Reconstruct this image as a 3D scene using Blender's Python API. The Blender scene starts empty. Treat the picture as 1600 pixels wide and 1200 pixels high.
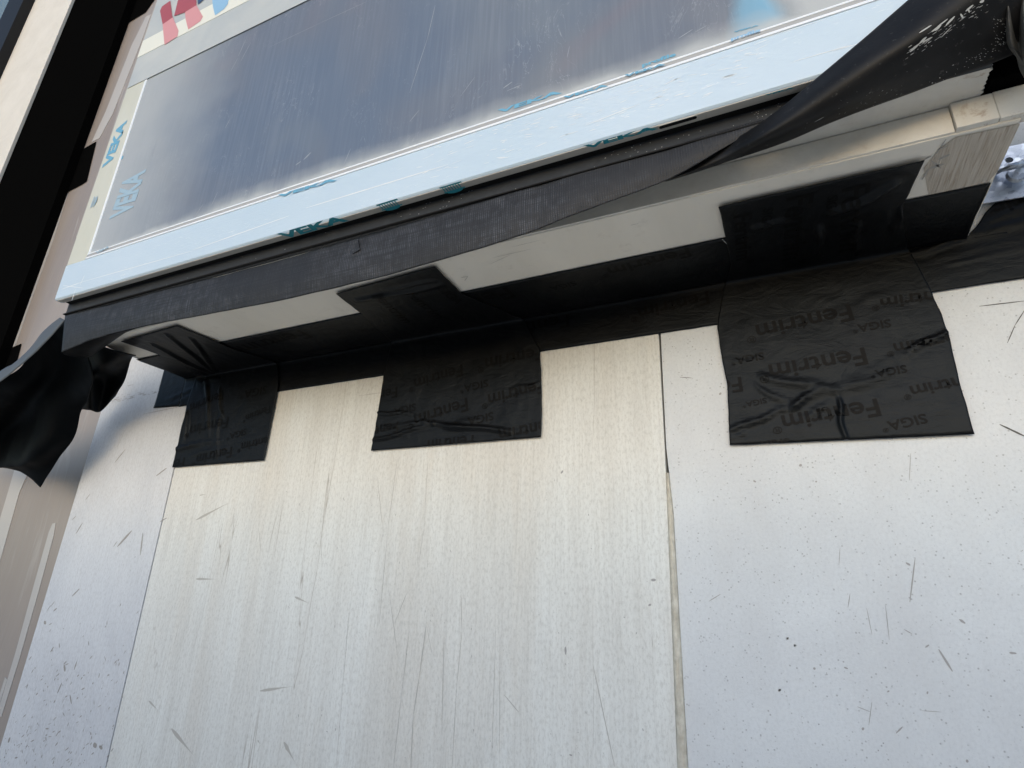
import bpy, bmesh, math, random
from mathutils import Vector, Matrix, noise
from mathutils.bvhtree import BVHTree
random.seed(7)
C = bpy.context.scene.collection
# ------------------------------------------------------------------ camera, sky, sun, exposure
S = 0.7            # metres from the lens to the wall; all "unit" coordinates below are multiples of it
EYE = 1.6
A, B, G, FOC = -0.43710321, 0.35845693, 0.03156607, 918.38389
cf = Vector((math.sin(A)*math.cos(B), math.cos(A)*math.cos(B), math.sin(B)))
cr0 = Vector((math.cos(A), -math.sin(A), 0)); cu0 = cr0.cross(cf)
cr = cr0*math.cos(G) + cu0*math.sin(G); cu = -cr0*math.sin(G) + cu0*math.cos(G)
cam = bpy.data.cameras.new('camera'); camo = bpy.data.objects.new('camera', cam); C.objects.link(camo)
cam.sensor_width = 36; cam.lens = FOC/1600*36; cam.clip_start = .01; cam.clip_end = 2000
M3 = Matrix((cr, cu, -cf)).transposed()
camo.matrix_world = Matrix.Translation((0, 0, EYE)) @ M3.to_4x4()
bpy.context.scene.camera = camo
SHADE_TOP = .20        # top of the added shade board behind the camera, in wall units above the eye
SUN_EL, SUN_AZ = 16, 174     # degrees; azimuth clockwise from +Y
w = bpy.data.worlds.new('World'); bpy.context.scene.world = w; w.use_nodes = True
nt = w.node_tree; nt.nodes.clear()
sky = nt.nodes.new('ShaderNodeTexSky'); sky.sky_type = 'NISHITA'; sky.sun_disc = False
sky.sun_elevation = math.radians(SUN_EL); sky.sun_rotation = math.radians(SUN_AZ)
sky.dust_density = 1.0; sky.air_density = 1.0; sky.ozone_density = 2.5
bg = nt.nodes.new('ShaderNodeBackground'); bg.inputs[1].default_value = 0.15
wo = nt.nodes.new('ShaderNodeOutputWorld')
nt.links.new(sky.outputs[0], bg.inputs[0]); nt.links.new(bg.outputs[0], wo.inputs[0])
sl = bpy.data.lights.new('sun', 'SUN'); sl.energy = 0.95; sl.angle = math.radians(72); sl.color = (1, .985, .97)
so = bpy.data.objects.new('sun', sl); C.objects.link(so)
az = math.radians(SUN_AZ); el = math.radians(SUN_EL)
sd = Vector((math.sin(az)*math.cos(el), math.cos(az)*math.cos(el), math.sin(el)))
so.rotation_euler = sd.to_track_quat('Z', 'Y').to_euler(); so.location = sd*10
vs = bpy.context.scene.view_settings
vs.view_transform = 'Standard'; vs.look = 'None'; vs.gamma = 1; vs.exposure = 0.33; vs.use_curve_mapping = False

# ------------------------------------------------------------------ survey helpers
def W(x, y, z): return Vector((x*S, y*S, EYE + z*S))
def ray(px, py): return cf + cr*((px-800)/FOC) + cu*((600-py)/FOC)
def onY(px, py, Y=1.0):
    d = ray(px, py); return d*(Y/d.y)
def onZ(px, py, z):
    d = ray(px, py); return d*(z/d.z)
def P(px, py, Y):
    v = onY(px, py, Y); return W(v.x, v.y, v.z)
H = .558           # underside of the window box
YF = .738          # front face of the box
def wall(px, py):
    v = onY(px, py); return (v.x, H - v.z)
def under(px, py):
    v = onZ(px, py, H); return (v.x, v.y - 1)

# ------------------------------------------------------------------ materials
def mat(name, col, rough=.6, spec=.5, metal=0, build=None):
    m = bpy.data.materials.new(name); m.use_nodes = True
    n = m.node_tree; b = n.nodes['Principled BSDF']
    b.inputs['Base Color'].default_value = (*col, 1); b.inputs['Roughness'].default_value = rough
    b.inputs['Specular IOR Level'].default_value = spec; b.inputs['Metallic'].default_value = metal
    if build: build(N(n), b)
    return m
class N:
    def __init__(s, t):
        s.t = t; g = t.nodes.new('ShaderNodeNewGeometry'); s.pos = g.outputs['Position']
    def mk(s, typ, **kw):
        n = s.t.nodes.new(typ)
        for k, v in kw.items(): setattr(n, k, v)
        return n
    def link(s, a, b): s.t.links.new(a, b)
    def scale(s, v, sc, rot=(0, 0, 0)):
        m = s.mk('ShaderNodeMapping'); m.inputs['Scale'].default_value = sc; m.inputs['Rotation'].default_value = rot
        s.link(v, m.inputs['Vector']); return m.outputs[0]
    def noise(s, sc=(1, 1, 1), scale=10, detail=4, rough=.5, dist=0, rot=(0, 0, 0)):
        n = s.mk('ShaderNodeTexNoise'); n.inputs['Scale'].default_value = scale
        n.inputs['Detail'].default_value = detail; n.inputs['Roughness'].default_value = rough; n.inputs['Distortion'].default_value = dist
        s.link(s.scale(s.pos, sc, rot), n.inputs['Vector']); return n.outputs['Fac']
    def voro(s, sc=(1, 1, 1), scale=100, out='Distance', rnd=1, feature='F1'):
        n = s.mk('ShaderNodeTexVoronoi'); n.feature = feature; n.inputs['Scale'].default_value = scale; n.inputs['Randomness'].default_value = rnd
        s.link(s.scale(s.pos, sc), n.inputs['Vector']); return n.outputs[out]
    def ramp(s, f, pts):
        n = s.mk('ShaderNodeValToRGB'); e = n.color_ramp.elements
        while len(e) < len(pts): e.new(.5)
        for q, (p, c) in zip(e, pts):
            q.position = p
            if not isinstance(c, (tuple, list)): c = (c, c, c)
            q.color = (*c, 1)
        s.link(f, n.inputs[0]); return n.outputs[0]
    def mix(s, f, a, b, mode='MIX'):
        n = s.mk('ShaderNodeMix', data_type='RGBA', blend_type=mode)
        for i, v in ((0, f), (6, a), (7, b)):
            if hasattr(v, 'is_linked'): s.link(v, n.inputs[i])
            elif i == 0: n.inputs[0].default_value = v
            else: n.inputs[i].default_value = (*v, 1) if isinstance(v, (tuple, list)) else (v, v, v, 1)
        return n.outputs[2]
    def math(s, op, a, b=0):
        n = s.mk('ShaderNodeMath', operation=op)
        for i, v in ((0, a), (1, b)):
            if hasattr(v, 'is_linked'): s.link(v, n.inputs[i])
            else: n.inputs[i].default_value = v
        return n.outputs[0]
    def bump(s, b, h, strength=.3, dist=.001, prev=None):
        n = s.mk('ShaderNodeBump'); n.inputs['Strength'].default_value = strength; n.inputs['Distance'].default_value = dist
        s.link(h, n.inputs['Height'])
        if prev: s.link(prev, n.inputs['Normal'])
        s.link(n.outputs[0], b.inputs['Normal']); return n.outputs[0]
    def xyz(s):
        n = s.mk('ShaderNodeSeparateXYZ'); s.link(s.pos, n.inputs[0]); return n.outputs

def b_centre(n, b):
    grain = n.noise((1, 1, .035), 260, 4, .6, 0, (0, .02, 0)); mid = n.noise((1, 1, .06), 40, 5, .6, .3); big = n.noise((1, 1, .3), 5, 4, .55, .5)
    c = n.ramp(big, [(.3, (.68, .66, .61)), (.5, (.745, .74, .70)), (.7, (.785, .795, .765))])
    st = n.ramp(n.noise((1, 1, .12), 9, 5, .6, .4), [(.50, 0), (.68, 1)])
    c = n.mix(n.math('MULTIPLY', st, .42), c, (.58, .51, .42))
    c = n.mix(n.ramp(mid, [(.35, .25), (.6, 0)]), c, (.55, .53, .49))
    c = n.mix(n.ramp(grain, [(.3, .28), (.55, 0)]), c, (.46, .44, .40))
    fine = n.noise((1, 1, .45), 330, 4, .75)
    c = n.mix(n.ramp(fine, [(.36, .38), (.52, 0)]), c, (.42, .41, .37)); c = n.mix(n.ramp(fine, [(.55, 0), (.7, .4)]), c, (.80, .81, .78))
    crack = n.noise((1, 1, .05), 14, 3, .55, .6)
    line = n.math('ABSOLUTE', n.math('SUBTRACT', crack, .56))
    gate = n.ramp(n.noise((1, 1, .5), 5, 2), [(.48, 0), (.56, 1)])
    lf = n.math('MULTIPLY', n.ramp(line, [(0.0, .7), (.0035, 0)]), gate)
    c = n.mix(lf, c, (.30, .26, .22))
    sp = n.ramp(n.voro((1, 1, .6), 180), [(.05, .5), (.11, 0)]); sg = n.ramp(n.noise((1, 1, 1), 60, 2), [(.52, 0), (.6, 1)])
    c = n.mix(n.math('MULTIPLY', sp, sg), c, (.3, .29, .27))
    n.link(c, b.inputs['Base Color'])
    n.bump(b, grain, .25, .0008, n.bump(b, n.noise((1, 1, 1), 500, 2), .12, .0004))
def b_right(n, b):
    big = n.noise((1, 1, 1), 6, 5, .6, .5)
    c = n.ramp(big, [(.3, (.635, .65, .66)), (.6, (.69, .71, .72))])
    g = n.noise((1, 1, .8), 340, 4, .75)
    c = n.mix(n.ramp(g, [(.36, .22), (.50, 0)]), c, (.42, .43, .44)); c = n.mix(n.ramp(g, [(.55, 0), (.7, .25)]), c, (.82, .84, .86))
    c = n.mix(n.ramp(n.noise((1, 1, .3), 16, 4, .6), [(.35, .25), (.55, 0)]), c, (.56, .56, .56))
    sp = n.ramp(n.voro((1, 1, 1), 210), [(.10, .6), (.22, 0)]); sg = n.ramp(n.noise((1, 1, 1), 90, 3), [(.46, 0), (.54, 1)])
    c = n.mix(n.math('MULTIPLY', sp, sg), c, (.25, .25, .25))
    sp2 = n.ramp(n.voro((1, 1, 1), 90), [(.035, .8), (.07, 0)]); sg2 = n.ramp(n.noise((1, 1, 1), 24, 2), [(.52, 0), (.56, 1)])
    c = n.mix(n.math('MULTIPLY', sp2, sg2), c, (.2, .2, .2))
    n.link(c, b.inputs['Base Color'])
    n.bump(b, n.noise((1, 1, 1), 420, 4, .7), .35, .0007)
def b_left(n, b):
    big = n.noise((1, 1, .6), 8, 4, .6, .5)
    c = n.ramp(big, [(.3, (.60, .615, .64)), (.6, (.68, .695, .715))])
    g = n.noise((1, 1, .08), 250, 3, .6)
    c = n.mix(n.ramp(g, [(.3, .25), (.55, 0)]), c, (.48, .47, .47)); g2 = n.noise((1, 1, .5), 300, 4, .75)
    c = n.mix(n.ramp(g2, [(.36, .35), (.52, 0)]), c, (.42, .42, .43)); c = n.mix(n.ramp(g2, [(.56, 0), (.7, .3)]), c, (.8, .82, .84))
    sp = n.ramp(n.voro((1, 1, .4), 160), [(.06, .6), (.12, 0)]); sg = n.ramp(n.noise((1, 1, 1), 40, 2), [(.5, 0), (.6, 1)])
    c = n.mix(n.math('MULTIPLY', sp, sg), c, (.28, .27, .27))
    n.link(c, b.inputs['Base Color'])
    n.bump(b, n.noise((1, 1, .4), 380, 4, .7), .3, .0006)
M = {}
M['centre_board'] = mat('centre_board', (.65, .65, .62), .75, .3, build=b_centre)
M['right_board'] = mat('right_board', (.68, .7, .72), .72, .3, build=b_right)
M['left_board'] = mat('left_board', (.65, .67, .7), .7, .3, build=b_left)
def b_foil(n, b):
    f = n.noise((1, 1, .12), 14, 5, .6, 1.2); g = n.noise((1, 1, .3), 5, 3, .5, .6)
    c = n.ramp(g, [(.35, (.30, .255, .225)), (.65, (.37, .32, .285))])
    c = n.mix(n.ramp(f, [(.60, 0), (.72, .45)]), c, (.58, .55, .53))
    n.link(c, b.inputs['Base Color']); n.bump(b, f, .6, .004)
M['foil_board'] = mat('foil_board', (.42, .36, .33), .33, .5, build=b_foil)
def b_paint(n, b):
    g = n.noise((1, .3, 1), 12, 5, .6, .4)
    c = n.ramp(g, [(.3, (.69, .65, .58)), (.65, (.76, .72, .65))])
    c = n.mix(n.ramp(n.noise((1, 1, 1), 45, 5, .7), [(.58, 0), (.75, .3)]), c, (.42, .37, .31))
    n.link(c, b.inputs['Base Color']); n.bump(b, n.noise((1, 1, 1), 160, 4), .2, .0006)
M['box_paint'] = mat('box_paint', (.55, .52, .48), .6, .35, build=b_paint)
def b_ridge(n, b):
    x = n.xyz()['X']
    g = n.noise((1, 1, 1), 30, 5, .65, .4)
    c = n.ramp(g, [(.3, (.60, .575, .525)), (.7, (.69, .67, .62))])
    r = n.ramp(n.noise((1, 1, 1), 70, 6, .75, .3), [(.56, 0), (.66, 1)])
    gx = n.ramp(x, [(.165, .12), (.215, .8)])
    c = n.mix(n.math('MULTIPLY', r, gx), c, (.26, .15, .08))
    n.link(c, b.inputs['Base Color']); n.bump(b, n.noise((1, 1, 1), 130, 5, .7), .3, .001)
M['ridge_paint'] = mat('ridge_paint', (.7, .67, .6), .85, .1, build=b_ridge)
def b_wood(n, b):
    w_ = n.noise((6, .25, 1), 95, 4, .55, .8, (0, 0, .25))
    c = n.ramp(w_, [(.34, (.36, .30, .24)), (.5, (.47, .42, .36)), (.66, (.54, .50, .44))])
    n.link(c, b.inputs['Base Color']); n.bump(b, w_, .6, .0015)
M['bare_grain'] = mat('bare_grain', (.45, .4, .34), .7, .3, build=b_wood)
def b_tape(n, b):
    f = n.noise((1, 1, 1), 900, 2); g = n.noise((1, 1, 1), 20, 4)
    n.link(n.ramp(g, [(.3, (.002, .002, .0022)), (.7, (.0045, .0045, .005))]), b.inputs['Base Color'])
    b.inputs['Specular Tint'].default_value = (.80, .90, 1, 1)
    r_ = n.noise((1, 1, 2.2), 26, 5, .6, 1.2)
    n.bump(b, r_, .5, .0022, n.bump(b, g, .25, .003, n.bump(b, f, .3, .0003)))
M['tape'] = mat('tape', (.015, .015, .015), .47, .22, build=b_tape)
M['tape_print'] = mat('tape_print', (.0012, .0012, .0014), .55, .145)
def b_memb(n, b):
    g = n.noise((1, 1, 1), 18, 5, .6)
    c = n.ramp(g, [(.35, (.004, .004, .0045)), (.7, (.011, .011, .012))])
    d = n.ramp(n.noise((1, 1, 1), 190, 4, .7), [(.62, 0), (.75, .25)])
    c = n.mix(d, c, (.25, .25, .24))
    n.link(c, b.inputs['Base Color']); n.bump(b, n.noise((1, 1, 1), 45, 4), .3, .002)
M['membrane'] = mat('membrane', (.03, .03, .03), .5, .25, build=b_memb)
def b_dusty(n, b):
    g = n.noise((1, 1, 1), 14, 5, .65, .8)
    c = n.ramp(g, [(.4, (.03, .03, .03)), (.68, (.22, .215, .20))])
    n.link(c, b.inputs['Base Color']); n.bump(b, g, .4, .004)
M['dusty_membrane'] = mat('dusty_membrane', (.06, .06, .06), .6, .35, build=b_dusty)
M['slick_membrane'] = mat('slick_membrane', (.0015, .0022, .003), .5, .06, build=lambda n, b: n.bump(b, n.noise((1, 1, 1), 16, 3), .3, .006))
def b_woven(n, b):
    rib = n.noise((1, 1, .06), 420, 3, .6); wv = n.mk('ShaderNodeTexWave', bands_direction='X'); wv.inputs['Scale'].default_value = 125
    wv.inputs['Distortion'].default_value = .8; wv.inputs['Detail'].default_value = 2; wv.inputs['Detail Scale'].default_value = 6
    n.link(n.pos, wv.inputs['Vector'])
    wz = n.mk('ShaderNodeTexWave', bands_direction='Z'); wz.inputs['Scale'].default_value = 150; wz.inputs['Distortion'].default_value = .8
    n.link(n.pos, wz.inputs['Vector'])
    big = n.noise((.6, 1, 2.2), 9, 4)
    m1 = n.math('MULTIPLY', wv.outputs['Fac'], n.ramp(rib, [(.35, .2), (.65, 1)]))
    m1 = n.math('MULTIPLY', m1, n.ramp(wz.outputs['Fac'], [(.0, .45), (.6, 1)]))
    hl = n.ramp(n.noise((.02, 1, 1), 420, 3, .7), [(.38, .3), (.55, 1)]); m1 = n.math('MULTIPLY', m1, hl)
    big2 = n.ramp(n.noise((1, 1, 1), 55, 4, .7), [(.38, .15), (.6, 1)])
    c = n.mix(n.math('MULTIPLY', n.math('MULTIPLY', m1, n.ramp(big, [(.38, .15), (.6, 1)])), big2), (.010, .011, .014), (.12, .13, .155))
    n.link(c, b.inputs['Base Color']); n.bump(b, m1, .5, .0008)
M['woven'] = mat('woven', (.04, .04, .045), .55, .4, build=b_woven)
def b_prof(n, b):
    c = n.mix(n.ramp(n.noise((1, 1, 1), 60, 5, .7), [(.5, 0), (.75, .5)]), (.034, .038, .045), (.070, .075, .084))
    n.link(c, b.inputs['Base Color']); n.bump(b, n.noise((1, 1, 1), 300, 3), .15, .0004)
M['profile'] = mat('profile', (.05, .052, .055), .55, .25, build=b_prof)
def b_rail(n, b):
    g = n.noise((1, 1, 1.5), 5, 3)
    c = n.ramp(g, [(.3, (.54, .67, .78)), (.7, (.60, .715, .82))])
    cr_ = n.noise((1, 1, 5), 60, 5, .7, 1.5); gate = n.ramp(n.noise((.5, 1, 3), 11, 3), [(.5, 0), (.6, 1)])
    c = n.mix(n.math('MULTIPLY', n.ramp(cr_, [(.60, 0), (.66, .8)]), gate), c, (.84, .89, .93))
    n.link(c, b.inputs['Base Color']); n.bump(b, cr_, .35, .0012)
M['rail'] = mat('rail', (.66, .74, .82), .3, .5, build=b_rail)
def b_stile(n, b):
    c = n.ramp(n.noise((1, 1, .5), 14, 4), [(.3, (.60, .60, .49)), (.7, (.68, .68, .60))])
    n.link(c, b.inputs['Base Color']); n.bump(b, n.noise((1, 1, .4), 40, 5, .6, 1), .5, .002)
M['stile'] = mat('stile', (.7, .7, .62), .35, .5, build=b_stile)
M['white_edge'] = mat('white_edge', (.88, .92, .95), .3, .5)
M['groove'] = mat('groove', (.42, .42, .42), .4, .4)
def b_lip(n, b):
    c = n.mix(n.ramp(n.noise((1, 1, 1), 120, 5, .7), [(.55, 0), (.72, .5)]), (.50, .48, .44), (.3, .28, .25))
    n.link(c, b.inputs['Base Color'])
M['lip'] = mat('lip', (.5, .48, .44), .45, .4, build=b_lip)
M['dark_gap'] = mat('dark_gap', (.008, .008, .008), .7, .2)
ZG = EYE + .735*S
XG = -1.385*S
def b_glass(n, b):
    X = n.xyz()
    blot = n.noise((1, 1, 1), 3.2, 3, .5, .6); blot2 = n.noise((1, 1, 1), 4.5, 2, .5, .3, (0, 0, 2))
    c = n.ramp(blot, [(.35, (.135, .175, .245)), (.54, (.16, .185, .235)), (.70, (.22, .185, .215))])  # soft pink and blue reflections put into the base colour
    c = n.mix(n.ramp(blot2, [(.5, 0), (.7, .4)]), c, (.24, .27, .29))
    st = n.noise((1, 1, .03), 260, 3, .6, 0, (0, .03, 0)); gate = n.ramp(n.noise((1, 1, .6), 7, 3), [(.35, .35), (.65, 1)])
    c = n.mix(n.math('MULTIPLY', n.ramp(st, [(.42, 0), (.72, .11)]), gate), c, (.5, .55, .62))
    wr = n.noise((2.5, 1, .7), 16, 4, .55, 2.2, (0, .5, 0))
    ln = n.ramp(n.math('ABSOLUTE', n.math('SUBTRACT', wr, .52)), [(0, .3), (.006, 0)])
    gw = n.ramp(n.noise((1, 1, 1), 9, 2), [(.45, 0), (.6, 1)])
    c = n.mix(n.math('MULTIPLY', ln, gw), c, (.62, .66, .70))
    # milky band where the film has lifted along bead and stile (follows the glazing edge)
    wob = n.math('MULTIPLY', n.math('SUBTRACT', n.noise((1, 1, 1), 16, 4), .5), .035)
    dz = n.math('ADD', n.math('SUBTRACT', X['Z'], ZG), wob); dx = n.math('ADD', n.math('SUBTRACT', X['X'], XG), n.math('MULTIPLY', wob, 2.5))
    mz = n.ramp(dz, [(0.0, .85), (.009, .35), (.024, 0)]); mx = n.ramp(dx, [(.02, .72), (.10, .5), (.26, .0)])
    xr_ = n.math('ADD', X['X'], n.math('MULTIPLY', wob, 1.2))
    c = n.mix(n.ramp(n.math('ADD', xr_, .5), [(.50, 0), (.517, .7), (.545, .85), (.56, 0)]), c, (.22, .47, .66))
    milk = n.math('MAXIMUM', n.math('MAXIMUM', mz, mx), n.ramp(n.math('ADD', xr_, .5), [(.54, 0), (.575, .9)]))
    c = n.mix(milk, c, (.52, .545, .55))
    n.link(c, b.inputs['Base Color']); n.bump(b, wr, .10, .0012, n.bump(b, st, .08, .0004))
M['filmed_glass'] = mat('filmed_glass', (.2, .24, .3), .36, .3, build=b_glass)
def b_label(n, b):
    c = n.ramp(n.noise((1, 1, 1), 8, 3, .5, 1), [(.3, (.48, .52, .53)), (.7, (.58, .60, .58))])
    n.link(c, b.inputs['Base Color']); n.bump(b, n.noise((1, 1, 1), 26, 4), .4, .003)
M['film_label'] = mat('film_label', (.6, .62, .6), .35, .5, build=b_label)
M['reflected_band'] = mat('reflected_band', (.86, .86, .76), .35, .5)
M['red_ink'] = mat('red_ink', (.42, .085, .10), .4, .5)
M['red_ink_glare'] = mat('red_ink_glare', (.72, .33, .34), .4, .5)  # red ink lightened where the painted reflection crosses the letters
M['navy_ink'] = mat('navy_ink', (.05, .09, .17), .4, .5)
M['sky_ink'] = mat('sky_ink', (.30, .53, .75), .4, .5)
M['blue_ink'] = mat('blue_ink', (.16, .42, .60), .4, .5)
M['pale_blue_ink'] = mat('pale_blue_ink', (.36, .50, .60), .4, .5)
M['teal_ink'] = mat('teal_ink', (.03, .30, .38), .4, .5)
M['scuff'] = mat('scuff', (.48, .49, .49), .7, .3)
M['rim'] = mat('rim', (.085, .095, .105), .5, .45)
M['mud'] = mat('mud', (.36, .345, .325), .8, .2)
M['hair_mark'] = mat('hair_mark', (.12, .115, .11), .8, .2)
M['dark_mark'] = mat('dark_mark', (.37, .36, .35), .8, .2)
M['mud_film'] = mat('mud_film', (.47, .455, .42), .8, .2)
M['faint_mark'] = mat('faint_mark', (.47, .455, .43), .8, .2)
def b_seal(n, b):
    c = n.ramp(n.noise((1, 1, 1), 120, 4), [(.3, (.50, .455, .37)), (.7, (.72, .68, .58))])
    n.link(c, b.inputs['Base Color']); n.bump(b, n.noise((1, 1, 1), 200, 4, .7), .6, .002)
M['sealant'] = mat('sealant', (.5, .48, .4), .55, .5, build=b_seal)
def b_galv(n, b):
    v = n.voro((1, 1, 1), 190, 'Color'); s_ = n.mk('ShaderNodeSeparateColor'); n.link(v, s_.inputs[0])
    n.link(n.ramp(s_.outputs[0], [(0, (.48, .52, .60)), (1, (.80, .84, .90))]), b.inputs['Base Color'])
    n.link(n.ramp(s_.outputs[1], [(0, .3), (1, .55)]), b.inputs['Roughness'])
M['galvanised'] = mat('galvanised', (.65, .7, .78), .4, .5, .75, build=b_galv)
def b_ground(n, b):
    n.link(n.ramp(n.noise((1, 1, 1), 2, 6), [(.3, (.62, .58, .51)), (.7, (.72, .68, .60))]), b.inputs['Base Color'])
M['ground'] = mat('ground', (.36, .35, .34), .85, .2, build=b_ground)
M['dark_frame'] = mat('dark_frame', (.008, .008, .009), .5, .25)
M['void_black'] = mat('void_black', (.003, .003, .003), .8, 0)
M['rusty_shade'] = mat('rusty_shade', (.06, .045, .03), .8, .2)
M['far_glass'] = mat('far_glass', (.18, .24, .25), .12, .5)

# ------------------------------------------------------------------ object helpers
def link(name, me, m, parent=None, solid=0, smooth=False, off=-1, base=None):
    o = bpy.data.objects.new(name, me); C.objects.link(o)
    if m: me.materials.append(M[m])
    if smooth:
        for p in me.polygons: p.use_smooth = True
    if base is None and parent is None:
        co = [v.co for v in me.vertices]
        base = Vector((sum(c.x for c in co)/len(co), sum(c.y for c in co)/len(co), min(c.z for c in co)))
    if parent is not None: base = Vector(parent.location)
    me.transform(Matrix.Translation(-base))
    if parent is None: o.location = base
    else: o.parent = parent
    if solid and not isinstance(solid, bool):
        me.update(); acc = 0
        for p in me.polygons: acc += p.normal.dot(Vector((0, 0, EYE))-p.center-(base if base else Vector())) * p.area
        if acc < 0: me.flip_normals()
        md = o.modifiers.new('thickness', 'SOLIDIFY'); md.thickness = solid; md.offset = off
    return o
def tag(o, label=None, cat=None, group=None, kind=None):
    for k, v in (('label', label), ('category', cat), ('group', group), ('kind', kind)):
        if v: o[k] = v
    return o
def thing(name, loc, label, cat, group=None):
    o = bpy.data.objects.new(name, None); C.objects.link(o); o.location = loc; o.empty_display_size = .05
    bpy.context.view_layer.update()
    return tag(o, label, cat, group)
def mesh(name, verts, faces):
    me = bpy.data.meshes.new(name); me.from_pydata([tuple(v) for v in verts], [], faces); me.update(); return me
def prism(poly, lo, hi, axis, bevel=0):
    """poly in unit coords of the two other axes; extruded along axis between lo and hi"""
    bm = bmesh.new(); n = len(poly)
    def p3(a, b, c):
        return {'x': W(c, a, b), 'y': W(a, c, b), 'z': W(a, b, c)}[axis]
    v0 = [bm.verts.new(p3(a, b, lo)) for a, b in poly]; v1 = [bm.verts.new(p3(a, b, hi)) for a, b in poly]
    bm.faces.new(v0); bm.faces.new(v1[::-1])
    for i in range(n): bm.faces.new((v0[i], v0[(i+1) % n], v1[(i+1) % n], v1[i]))
    bmesh.ops.recalc_face_normals(bm, faces=bm.faces)
    if bevel: bmesh.ops.bevel(bm, geom=bm.edges[:], offset=bevel, segments=2, affect='EDGES', profile=.6)
    me = bpy.data.meshes.new('m'); bm.to_mesh(me); bm.free(); return me
def box(x0, x1, y0, y1, z0, z1, bevel=0):
    return prism([(x0, y0), (x1, y0), (x1, y1), (x0, y1)], z0, z1, 'z', bevel)
def join(*mes):
    bm = bmesh.new()
    for me in mes: bm.from_mesh(me)
    me = bpy.data.meshes.new('m'); bm.to_mesh(me); bm.free(); return me
def crom(p0, p1, p2, p3, t):
    return .5*((2*p1) + (p2-p0)*t + (2*p0-5*p1+4*p2-p3)*t*t + (3*p1-p0-3*p2+p3)*t**3)
def spl(pts, n):
    out = []; k = len(pts)-1
    for i in range(n+1):
        u = i/n*k; j = min(int(u), k-1); t = u-j
        a = pts[j-1] if j > 0 else 2*pts[0]-pts[1]; d = pts[j+2] if j+2 <= k else 2*pts[k]-pts[k-1]
        out.append(crom(a, pts[j], pts[j+1], d, t))
    return out
def sheet(rows, nu, nv, wrinkle=0, wscale=30, aniso=(1, 1, 1)):
    g = [[P(*c) for c in r] for r in rows]
    g = [spl(r, nu) for r in g]
    cols = [spl([g[j][i] for j in range(len(g))], nv) for i in range(nu+1)]
    vs_ = []
    for j in range(nv+1):
        for i in range(nu+1):
            v = cols[i][j].copy()
            if wrinkle:
                q = Vector((v.x*aniso[0], v.y*aniso[1], v.z*aniso[2]))*wscale
                v += Vector((0, 1, 0))*wrinkle*noise.noise(q) + Vector((0, 0, 1))*wrinkle*.4*noise.noise(q*1.7+Vector((5, 5, 5)))
            vs_.append(v)
    fs = [(j*(nu+1)+i, j*(nu+1)+i+1, (j+1)*(nu+1)+i+1, (j+1)*(nu+1)+i) for j in range(nv) for i in range(nu)]
    return mesh('sheet', vs_, fs)
def blob(bm, a, b, wd, nrm, teardrop=True, seg=7):
    """flat teardrop from a (round end) to b (tail) lying on a surface with normal nrm"""
    d = b-a; L = d.length
    if L < 1e-6: return
    d = d/L; s = nrm.cross(d).normalized(); up = []; dn = []
    for i in range(seg+1):
        t = i/seg
        h = wd*(math.sqrt(max(0, math.sin(min(1, t*2.2+.02)*math.pi*.5)))*(1-t)**1.6 if teardrop else math.sin(math.pi*(.04+.92*t))**.5)
        h *= .85+.3*random.random()
        c = a+d*L*t
        up.append(bm.verts.new(c+s*h*.5)); dn.append(bm.verts.new(c-s*h*.5))
    for i in range(seg): bm.faces.new((up[i], up[i+1], dn[i+1], dn[i]))
def done(bm):
    me = bpy.data.meshes.new('m'); bm.to_mesh(me); bm.free(); return me

# ------------------------------------------------------------------ setting: ground
g_ = link('ground', mesh('g', [(-60, -60, 0), (60, -60, 0), (60, 60, 0), (-60, 60, 0)], [(0, 1, 2, 3)]), 'ground')
tag(g_, kind='structure')

# unseen board added behind the camera to shade the lower part of the wall
sc_ = link('added_shade_board', box(-4.0, 3.0, -.86, -.82, -.62, SHADE_TOP, .003), 'ground')
tag(sc_, kind='structure')
# ------------------------------------------------------------------ wall and boards
ZB, ZT = -1.9, 3.6
w_ = link('backing_wall', box(-6.2, 3.4, 1.06, 1.35, -2.28, 4.2), 'dark_frame')
tag(w_, 'dark building wall hidden behind all the pale cladding boards', 'wall')
NY = Vector((0, -1, 0))
def board(name, label, poly, m, y0=1.0, y1=1.03):
    o = link(name, prism(poly, y0, y1, 'y', .0012), m)
    return tag(o, label, 'wall board', 'pale cladding boards')
xs0 = onY(1029, 523).x; xsm = onY(1038.5, 700).x; xs1 = onY(1043.5, 800).x; xs2 = onY(1059, 1200).x
xr0 = onY(1032, 523).x; xrm = onY(1040.8, 700).x; xr1 = onY(1052, 800).x; xr2 = onY(1075, 1200).x
cb = board('wall_board', 'middle white board with vertical grain, brown water streaks and mud splashes, between the two seams',
           [(-1.404, ZB), (xs2-.008, ZB), (xs2, -.215), (xs1, .15), (xsm, .259), (xs0, .47), (xs0, .9), (xs0, ZT), (-1.438, ZT), (-1.421, .30)], 'centre_board')
rb = board('wall_board', 'wide cold white speckled board right of the sealed seam',
           [(xr2+.004, ZB), (3.2, ZB), (3.2, ZT), (xr0, ZT), (xr0, .47), (xrm, .259), (xr1, .15), (xr2, -.215)], 'right_board')
lb = board('wall_board', 'narrow bluish white board with grey mud spatter beside the brown foil board',
           [(-1.845, ZB), (-1.408, ZB), (-1.425, .30), (-1.4405, ZT), (-1.79, ZT), (-1.803, .62), (-1.81, .387), (-1.823, -.365)], 'left_board')
fb = tag(link('foil_covered_board', box(-2.56, -1.70, 1.035, 1.055, ZB, ZT), 'foil_board'),
         'pinkish brown board under shiny foil, set back left of the white boards', 'wall board')
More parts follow.
